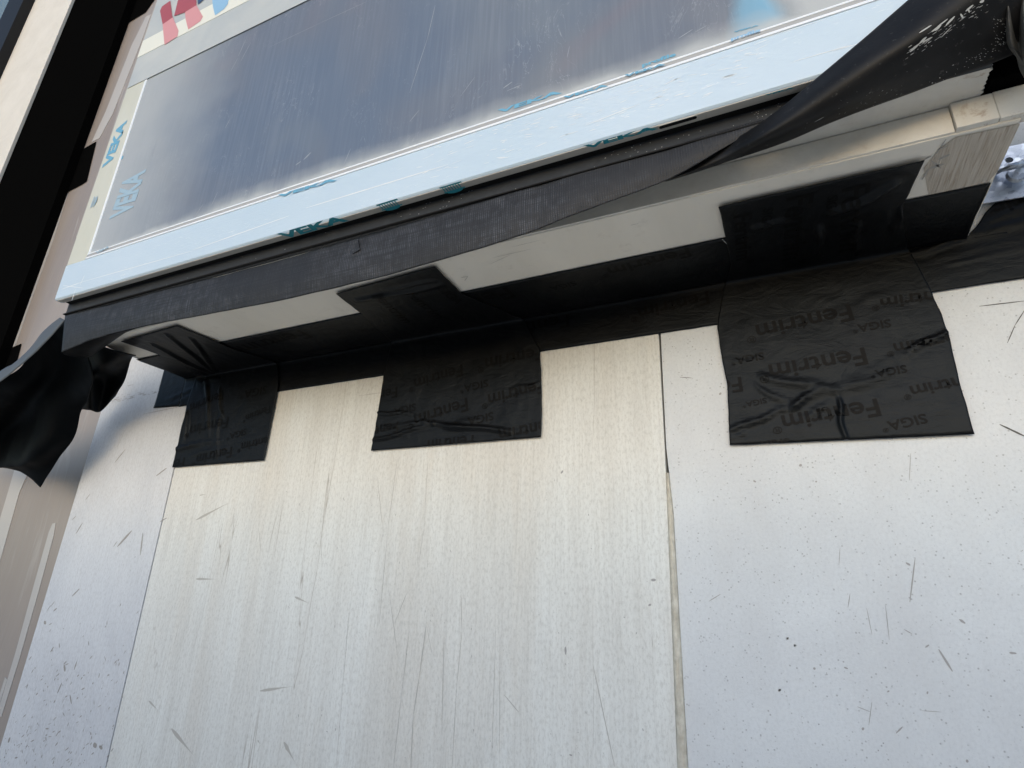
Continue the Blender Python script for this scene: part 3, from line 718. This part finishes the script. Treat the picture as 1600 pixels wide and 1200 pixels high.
for f in bm.faces:
    if f.normal.y > 0: f.normal_flip()
link('plate', done(bm), 'galvanised', bk, solid=.002)
bm = bmesh.new()
pp = spl([P(*q, y) for q, y in (((1550, 269), .985), ((1562, 268), .98), ((1570, 263), .965), ((1582, 260), .96), ((1594, 256), .965), ((1606, 248), .985))], 24)
pv = None
for i, p in enumerate(pp):
    tdir = (pp[min(i+1, 24)]-pp[max(i-1, 0)]).normalized(); sx = tdir.cross(Vector((0, 1, 0))).normalized()*.0022; sy = Vector((0, .003, 0))
    r4 = [bm.verts.new(p+sx+sy), bm.verts.new(p+sx-sy), bm.verts.new(p-sx-sy), bm.verts.new(p-sx+sy)]
    if pv:
        for k in range(4): bm.faces.new((pv[k], pv[(k+1) % 4], r4[(k+1) % 4], r4[k]))
    pv = r4
link('rib', done(bm), 'galvanised', bk, smooth=True)
bm = bmesh.new()
bmesh.ops.create_cone(bm, cap_ends=True, segments=20, radius1=.0095, radius2=.008, depth=.004, matrix=Matrix.Translation(P(1589, 272, .978)) @ Matrix.Rotation(math.pi/2, 4, 'X'))
link('bolt_head', done(bm), 'galvanised', bk)

# ------------------------------------------------------------------ the window
WX0, WX1, WZ0, WZ1, WY = -1.475, .36, .6255, 2.75, .65
win = thing('window', W(-.56, .68, WZ0), 'white window still wrapped in printed protective film, seen steeply from below', 'window')
ZR = .7165
link('bottom_rail', prism([(WY, WZ0+.003), (WY+.003, WZ0), (WY+.0165, WZ0), (WY+.0165, WZ0+.006), (WY+.075, WZ0+.006), (WY+.075, ZR), (WY, ZR)], WX0, WX1, 'x', .0006), 'rail', win)
XS = -1.402
link('stile', box(WX0, XS, WY+.001, WY+.075, ZR+.0003, WZ1, .0012), 'stile', win)
link('stile', box(WX1-.075, WX1, WY+.001, WY+.075, ZR+.0003, WZ1, .0012), 'stile', win)
link('outer_gasket', box(WX0-.0055, WX0-.0003, WY+.004, WY+.03, .93, WZ1, .0005), 'dark_gap', win)
link('outer_gasket', box(WX0-.0085, WX0-.0057, WY+.004, WY+.03, .80, WZ1, .0005), 'lip', win)
link('top_rail', box(XS+.0003, WX1-.0753, WY+.001, WY+.075, WZ1-.1, WZ1, .0012), 'stile', win)
# underside lip of the rail
lipm = join(box(WX0+.006, WX1-.004, WY+.0032, WY+.0105, WZ0-.0018, WZ0-.0002, .0005), box(WX0+.009, WX1-.004, WY+.0108, WY+.0162, WZ0-.001, WZ0-.0002, .0003))
link('underside_lip', lipm, 'lip', win)
link('shadow_strip', box(WX0+.012, WX1-.01, WY+.0167, WY+.0275, WZ0+.0005, WZ0+.0055), 'dark_gap', win)  # black strip standing for the shade in the gap under the frame
ZB1, ZG1, ZB2 = ZR+.0055, ZR+.0125, ZR+.0165
link('glazing_bead', prism([(WY-.0012, ZR+.0003), (WY-.0004, ZB1), (WY+.02, ZB1), (WY+.02, ZR+.0003)], XS+.0003, WX1-.0753, 'x', .0004), 'white_edge', win)
link('glazing_gasket', box(XS+.0003, WX1-.0753, WY+.0006, WY+.02, ZB1+.0002, ZG1-.0002), 'groove', win)
link('glazing_bead', prism([(WY, ZG1), (WY+.0006, ZB2), (WY+.02, ZB2), (WY+.02, ZG1)], XS+.0003, WX1-.0753, 'x', .0004), 'white_edge', win)
link('glazing_bead', box(XS+.0003, XS+.009, WY+.0008, WY+.02, ZB2+.0003, WZ1-.101, .0006), 'white_edge', win)
YG = WY+.002
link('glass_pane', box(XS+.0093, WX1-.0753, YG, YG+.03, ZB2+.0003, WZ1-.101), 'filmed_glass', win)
# gasket profile below the frame
link('bottom_profile', box(-1.470, .279, .678, .6838, .5965, .640, .0006), 'profile', win)
link('profile_shadow_line', box(-1.4695, .279, .6725, .6776, .5982, .6006, .0003), 'dark_gap', win)  # thin dark strip put in as the shadow line under the profile
# drain slot: a real recess rim plus dark floor on the underside lip
sa, sb = onZ(1031, 192, WZ0-.0018), onZ(1085, 180, WZ0-.0018)
def stadium(xa, xb, yc, r, n=8):
    return [(xb+r*math.sin(t*math.pi/n), yc-r*math.cos(t*math.pi/n)) for t in range(n+1)] + [(xa-r*math.sin(t*math.pi/n), yc+r*math.cos(t*math.pi/n)) for t in range(n+1)]
yc = WY+.0070
link('drain_slot', prism(stadium(sa.x, sb.x, yc, .0036), WZ0-.0024, WZ0-.0012, 'z'), 'lip', win)
link('drain_opening', prism(stadium(sa.x, sb.x, yc, .0026), WZ0-.0027, WZ0-.0012, 'z'), 'dark_gap', win)
# film creases on the rail
bm = bmesh.new()
def rseg(x1, y1, x2, y2, wd):
    blob(bm, P(x1, y1, WY-.0003), P(x2, y2, WY-.0003), wd*.00085*S, NY, False, 10)
for q in [(96, 452, 130, 440, 2), (130, 440, 300, 392, 2), (300, 391, 452, 337, 2), (478, 325, 700, 257, 2.4), (914, 196, 1000, 162, 1.6), (118, 452, 112, 470, 2), (98, 446, 130, 450, 1.4), (125, 446, 132, 430, 2.2),
          (1240, 96, 1330, 70, 1.4), (1190, 60, 1290, 30, 1), (1300, 80, 1342, 68, 1.2)]: rseg(*q)
for k in range(120):
    t = random.random(); x = 640+t*560; yb = 268-(x-740)*.287 if 0 else 0
    z = random.uniform(.645, .715); xx = onY(x, 180, WY).x
    a_ = W(xx, WY-.0003, z); l = random.uniform(.004, .02)
    blob(bm, a_, a_+Vector((l*S, 0, l*S*random.uniform(-.25, .2))), random.uniform(.0006, .0014)*S, NY, False, 5)
link('film_crease', done(bm), 'white_edge', win)
# printed film lettering
def film_word(txt, a, b, Y, m, hs=1.0, shear=0, off=.0006, name='printed_lettering', bold=.075, plane='y'):
    if 'F'+txt not in WORDS: WORDS['F'+txt] = word_mesh(txt, bold)
    keep = WORDS.get(txt); WORDS[txt] = WORDS['F'+txt]; bm = word(txt)
    if plane == 'y': A_, B_ = P(*a, Y-off), P(*b, Y-off); nrm = NY
    else: A_, B_ = W(*onZ(*a, Y-off)), W(*onZ(*b, Y-off)); nrm = Vector((0, 0, -1))
    d = B_-A_; up = nrm.cross(d)*hs
    for v in bm.verts: v.co = A_ + d*(v.co.x+shear*v.co.y) + up*v.co.y
    bm.normal_update()
    for f in bm.faces:
        if f.normal.dot(nrm) < 0: f.normal_flip()
    return link(name, done(bm), m, win)
zl = WZ0-.0019
film_word('VEKA', (437, 370), (540, 340), zl, 'teal_ink', .40, plane='z', off=.0008)
film_word('VEKA', (912, 231), (1028, 198), zl, 'teal_ink', .26, plane='z', off=.0008)
film_word('VEKA', (1195, 149), (1240, 137), zl, 'teal_ink', .26, plane='z', off=.0008)
def logo(px0, px1, py0, py1, m, plane_z=None, Y=None):
    # film maker's roundel: bars over a half disc
    bm = bmesh.new(); a, b = (W(*onZ(px0, py0, plane_z)), W(*onZ(px1, py1, plane_z))) if plane_z else (P(px0, py0, Y), P(px1, py1, Y))
    nrm = Vector((0, 0, -1)) if plane_z else NY
    d = b-a; up = nrm.cross(d)
    pt = lambda u, v: a + d*u + up*v
    for u0, u1, v0, v1 in [(0, 1, .12, .2), (.02, .98, -.2, -.14)] + [(k*.12+.08, k*.12+.13, -.13, .12) for k in range(7)]:
        f = bm.faces.new([bm.verts.new(pt(u0, v0)), bm.verts.new(pt(u1, v0)), bm.verts.new(pt(u1, v1)), bm.verts.new(pt(u0, v1))])
    arc = [bm.verts.new(pt(.5+.36*math.cos(math.pi+t*math.pi/10), -.2+.12*math.sin(math.pi+t*math.pi/10))) for t in range(11)]
    bm.faces.new(arc)
    bm.normal_update()
    for f in bm.faces:
        if f.normal.dot(nrm) < 0: f.normal_flip()
    return link('printed_emblem', done(bm), m, win)
logo(592, 625, 325, 315, 'teal_ink', plane_z=zl-.0008)
logo(690, 724, 298, 288, 'teal_ink', plane_z=zl-.0008)
YB = WY-.0010
film_word('VEKA', (433, 307), (527, 279), YB, 'blue_ink', .17)
film_word('VEKA', (777, 175), (878, 142), YG, 'blue_ink', .26)
film_word('VEKA', (880, 153), (950, 132), YB, 'blue_ink', .26)
film_word('VEKA', (975, 119), (1040, 99), YB, 'blue_ink', .26)
film_word('profile', (1003, 102), (1056, 84), YG, 'blue_ink', .5)
film_word('profile', (1142, 61), (1188, 46), YB, 'sky_ink', .5)
film_word('VEKA', (1146, 50), (1186, 39), YG, 'blue_ink', .25)
film_word('VEKA', (150, 395), (170, 385), YB, 'pale_blue_ink', .5)
film_word('VEKA', (176, 398), (214, 378), YG, 'blue_ink', .3)
logo(252, 270, 372, 360, 'sky_ink', Y=YG-.001)
# vertical prints on the stile and the glass edge
film_word('VEKA', (166, 260), (192, 190), WY+.001, 'blue_ink', .85)
film_word('profile', (183, 252), (204, 182), YG, 'blue_ink', .6)
film_word('VEKA', (187, 338), (211, 270), YG, 'pale_blue_ink', 2.2)
logo(143, 150, 324, 306, 'pale_blue_ink', Y=WY-.0006)

bm = bmesh.new()
for x1, y1, x2, y2, wd in [(384, 62, 372, 88, 1.6), (392, 66, 376, 96, 1.4), (372, 90, 360, 112, 1.2), (680, 8, 668, 60, 1.2), (668, 60, 640, 145, 1.1), (574, 2, 500, 36, .9), (500, 36, 420, 74, .7), (690, 232, 700, 214, 1.6),
                           (486, 238, 474, 250, 2.4), (470, 252, 462, 258, 2), (535, 262, 548, 232, 1.2), (360, 185, 352, 200, 1.4), (340, 300, 330, 322, 1.2), (786, 138, 800, 128, 2), (792, 142, 816, 132, 1.2), (886, 90, 890, 72, .8),
                           (300, 345, 318, 318, 1.3), (262, 262, 250, 292, 1.2), (246, 215, 236, 246, 1.1), (640, 190, 655, 172, 1.1), (720, 150, 742, 120, .9), (1060, 60, 1082, 46, 1.4), (1086, 50, 1104, 40, 1.2)]:
    blob(bm, P(x1, y1, YG-.0003), P(x2, y2, YG-.0003), wd*.0011*S, NY, False, 9)
M['film_wrinkle'] = mat('film_wrinkle', (.34, .37, .42), .35, .4)
link('film_crease', done(bm), 'film_wrinkle', win)
# film label band with large red and blue letters
zlb = onY(230, 123, WY).z
lab = link('film_label', box(WX0+.004, .28, WY-.0004, WY+.0002, zlb, 1.95), 'film_label', win)
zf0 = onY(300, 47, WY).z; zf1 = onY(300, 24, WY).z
refl_strip = link('reflected_band', box(WX0+.003, .2, WY-.0012, WY-.0006, zf0, zf1), 'reflected_band', win)  # reflected light on the film, painted as a pale yellow strip
def fpoly(lst, Y, m, name='printed_lettering'):
    bm = bmesh.new()
    for pxs in lst:
        f = bm.faces.new([bm.verts.new(P(x, y, Y)) for x, y in pxs])
    bm.normal_update()
    for f in bm.faces:
        if f.normal.y > 0: f.normal_flip()
    return link(name, done(bm), m, win)
yl = WY-.0018; yl2 = WY-.0018
fpoly([[(250, 17), (253, 10), (266, 1), (269, 24), (270, 27), (254, 38)]], yl, 'red_ink')
fpoly([[(254, 38), (270, 27), (279, 48), (277, 57), (257, 70)]], yl, 'red_ink_glare')
fpoly([[(280, -8), (306, -8), (307, 8), (289, 19), (272, 25)]], yl, 'red_ink')
fpoly([[(289, 19), (307, 8), (317, 26), (313, 33), (294, 46), (290, 30)]], yl, 'red_ink_glare')
fpoly([[(308, -6), (324, -6), (314, 3), (309, 7)]], yl, 'navy_ink')
fpoly([[(331, -4), (358, -6), (356, 6), (350, 14), (336, 24), (333, 12)]], yl, 'sky_ink')

# ------------------------------------------------------------------ membranes
tx = [102, 157, 255, 400, 560, 680, 800, 933, 1050, 1133, 1193]
ty = [v-3 for v in [497, 483, 457, 420, 375, 340, 304, 265, 231, 206, 189]]
by = [550, 526, 504, 477, 441, 409, 372, 322, 277, 230, 193]
bx_ = [96, 157, 255, 400, 560, 677, 800, 933, 1050, 1133, 1194]
rows = [[(a, b, .6755) for a, b in zip(tx, ty)],
        [(a*.67+c*.33, b*.67+d*.33, .6735) for a, b, c, d in zip(tx, ty, bx_, by)],
        [(a*.33+c*.67, b*.33+d*.67, .674) for a, b, c, d in zip(tx, ty, bx_, by)],
        [(c, d, .678 if c < 1100 else .676) for c, d in zip(bx_, by)]]
wv_ = thing('woven_membrane', P(600, 400, .68), 'ribbed dark grey woven membrane sagging below the window frame', 'membrane')
link('sheet', sheet(rows, 160, 26, .0012, 22, (1, 1, .4)), 'woven', wv_, solid=.001, smooth=True)
curl = [[(96.5, 549, .6785), (104, 541, .6785), (125, 533, .6785), (157, 525.5, .6785), (205, 515, .6785), (255, 503.5, .6785)],
        [(99, 553, .69), (108, 551, .70), (130, 547, .705), (158, 538, .705), (205, 516, .70), (255, 502, .69)],
        [(103, 555, .72), (118, 558, .735), (140, 558, .735), (160, 545, .735), (205, 515, .72), (255, 500, .70)]]
link('curled_hem', sheet(curl, 30, 12), 'slick_membrane', wv_, solid=.001, smooth=True)
link('tab', mesh('t', [P(545, 378, .6725), P(559, 373, .6725), P(562, 390, .6715), (P(562, 390, .6715)+P(551, 396, .6715))/2, P(551, 396, .6715), P(546, 386, .672)], [(0, 5, 4, 3, 2, 1)]), 'woven', wv_, solid=.0006)
frow = [[(1035, 280, .690), (1128, 229, .684), (1191, 190, .662), (1300, 104, .640), (1420, 0, .630), (1500, -72, .62), (1580, -150, .61)],
        [(1037, 281, .690), (1130, 240, .681), (1198, 205, .652), (1305, 135, .630), (1425, 55, .615), (1520, -15, .61), (1600, -80, .60)],
        [(1039, 282, .690), (1130, 248, .682), (1200, 218, .660), (1315, 163, .645), (1430, 100, .64), (1540, 40, .64), (1625, -15, .64)],
        [(1041, 283, .695), (1130, 256, .688), (1200, 231, .682), (1325, 183, .679), (1440, 139, .677), (1553, 97, .677), (1635, 62, .677)]]
flap = thing('membrane_flap', P(1400, 120, .65), 'large loose black membrane flap with white scuffs hanging diagonally over the window corner', 'membrane')
fs_ = link('sheet', sheet(frow, 120, 40, .0022, 14), 'membrane', flap, solid=.0012, smooth=True)
def bvh_of(o):
    me = o.data; mw = Vector(o.parent.location if o.parent else o.location)
    return BVHTree.FromPolygons([v.co+mw for v in me.vertices], [tuple(p.vertices) for p in me.polygons])
def cast(t, px, py, lift=.0006):
    d = ray(px, py).normalized(); h_ = t.ray_cast(Vector((0, 0, EYE)), d)
    if h_[0] is None: return None, None
    n = h_[1] if h_[1].dot(d) < 0 else -h_[1]
    return h_[0]+n*lift, n
def scuffs(lst, host, m='scuff', name='white_scuff', parent=None, sc=.0005):
    t = bvh_of(host); bm = bmesh.new()
    for x1, y1, x2, y2, wd in lst:
        a, n = cast(t, x1, y1); b, n2 = cast(t, x2, y2)
        if a is None or b is None: continue
        blob(bm, a, b, wd*sc*S, n, False, 5)
    return link(name, done(bm), m, parent or host.parent)
sc = [(1421, 81, 1436, 68, 5), (1436, 68, 1447, 58, 5), (1436, 52, 1455, 40, 3), (1455, 50, 1470, 40, 4), (1462, 44, 1480, 30, 3), (1477, 40, 1491, 26, 4), (1500, 22, 1504, 28, 4), (1508, 18, 1520, 8, 4), (1470, 58, 1486, 42, 2),
      (1530, 4, 1537, 1, 5), (1512, 14, 1514, 20, 3), (1441, 66, 1456, 58, 3), (1460, 48, 1468, 42, 4), (1272, 190, 1287, 182, 2)]
for k in range(70):
    t = random.random(); x = 1412+t*130+random.gauss(0, 5); y = 88-t*82+random.gauss(0, 5); l = random.uniform(.5, 7)
    sc.append((x, y, x+l, y-l*.65, random.uniform(.4, 1.3)))
for k in range(50):
    t = random.random(); x = 1452+t*112+random.gauss(0, 4); y = 131-t*62+random.gauss(0, 5); sc.append((x, y, x+random.uniform(.6, 2), y+random.uniform(-1, 1), random.uniform(.4, 1.2)))
for k in range(40): sc.append((x := random.uniform(1551, 1574), y := random.uniform(28, 70), x+random.uniform(.6, 2), y+1, random.uniform(.4, 1.0)))
for k in range(40):
    x = random.uniform(1245, 1420); y = 215-(x-1245)*.5+random.gauss(0, 14); l = random.uniform(.5, 2.5); sc.append((x, y, x+l, y-l*.5, random.uniform(.4, .9)))
scuffs(sc, fs_)
# crumpled end of membrane at the right edge
crow = [[(1566, -40, .655), (1576, -40, .63), (1590, -40, .665), (1605, -40, .63), (1630, -40, .66), (1680, -40, .64)],
        [(1566, 10, .66), (1577, 20, .635), (1588, 20, .665), (1602, 20, .635), (1630, 20, .66), (1680, 20, .64)],
        [(1570, 60, .668), (1581, 62, .648), (1592, 70, .67), (1606, 72, .645), (1630, 70, .66), (1690, 60, .65)],
        [(1584, 84, .675), (1590, 84, .67), (1600, 96, .68), (1612, 100, .66), (1640, 100, .67), (1700, 80, .66)],
        [(1588, 96, .70), (1592, 112, .70), (1602, 128, .70), (1618, 130, .69), (1650, 130, .69), (1700, 110, .69)]]
tag(link('crumpled_membrane', sheet(crow, 60, 50, .004, 26), 'dusty_membrane', solid=.0012, smooth=True), 'dusty crumpled black membrane bunched up at the upper right edge', 'membrane')
# left hanging flaps
lf = thing('hanging_flap', P(60, 620, .76), 'black smooth membrane end hanging loose below the left window corner', 'membrane')
arow = [[(-110, 668, .76), (-30, 617, .74), (22, 580, .73), (70, 530, .72), (101, 500, .71)],
        [(-110, 690, .80), (-30, 645, .79), (35, 606, .77), (95, 570, .79), (146, 577, .77)],
        [(-110, 715, .86), (-35, 685, .84), (18, 665, .87), (80, 645, .84), (128, 640, .87)],
        [(-110, 722, .90), (-40, 725, .88), (0, 724, .90), (50, 712, .86), (112, 690, .90)],
        [(-110, 725, .93), (-40, 728, .91), (0, 730, .92), (36, 738, .91), (62, 761, .93)]]
link('sheet', sheet(arow, 90, 80, .006, 17, (1, 1, .6)), 'slick_membrane', lf, solid=.0012, smooth=True)
rim = [[(94, 496, .695), (70, 515, .70), (45, 545, .705), (22, 567, .71), (0, 580, .715), (-60, 625, .72), (-110, 660, .73)],
       [(101, 500, .69), (79, 525, .69), (52, 553, .695), (26, 575, .70), (0, 596, .705), (-60, 640, .71), (-110, 680, .72)]]
link('turned_edge', sheet(rim, 50, 5, .001, 30), 'rim', lf, solid=.001, smooth=True)
brow = [[(98, 505, .755), (130, 528, .76), (170, 545, .765), (212, 556, .78)],
        [(100, 550, .80), (135, 560, .82), (165, 570, .80), (205, 560, .82)],
        [(125, 600, .88), (140, 600, .85), (165, 596, .89), (192, 598, .87)],
        [(128, 640, .93), (140, 641, .91), (157, 643, .94), (181, 619, .93)]]
fb2 = thing('hanging_flap', P(150, 600, .75), 'shorter black membrane flap tucked behind the loose end, by the box corner', 'membrane')
link('sheet', sheet(brow, 40, 40, .002, 16), 'slick_membrane', fb2, solid=.0012, smooth=True)
# specks on profile and woven membrane
sp = []
for k in range(80):
    x = random.choice([random.uniform(620, 740), random.uniform(920, 1080), random.uniform(1165, 1220), random.uniform(150, 1200)])
    y = 505-(x-95)*.2855 + (x-95)*.00 + random.uniform(-26, -6)+ (0)
    sp.append((x, y, x+random.uniform(.6, 2.5), y-random.uniform(0, 1.2), random.uniform(.8, 2.0)))
bm = bmesh.new()
for x1, y1, x2, y2, wd in sp: blob(bm, P(x1, y1, .6774), P(x2, y2, .6774), wd*.00055*S, NY, False, 4)
link('mortar_speck', done(bm), 'scuff', win)
# loose threads at the big patch
bm = bmesh.new()
for a, b, c, d, wd in [(1128, 370, 1137, 380, 1.2), (1137, 380, 1143, 411, 1.1)]: blob(bm, onund(a, b, .004), onund(c, d, .004), wd*.0007*S, NZ, False)
th = link('tape_thread', done(bm), 'scuff', p1)
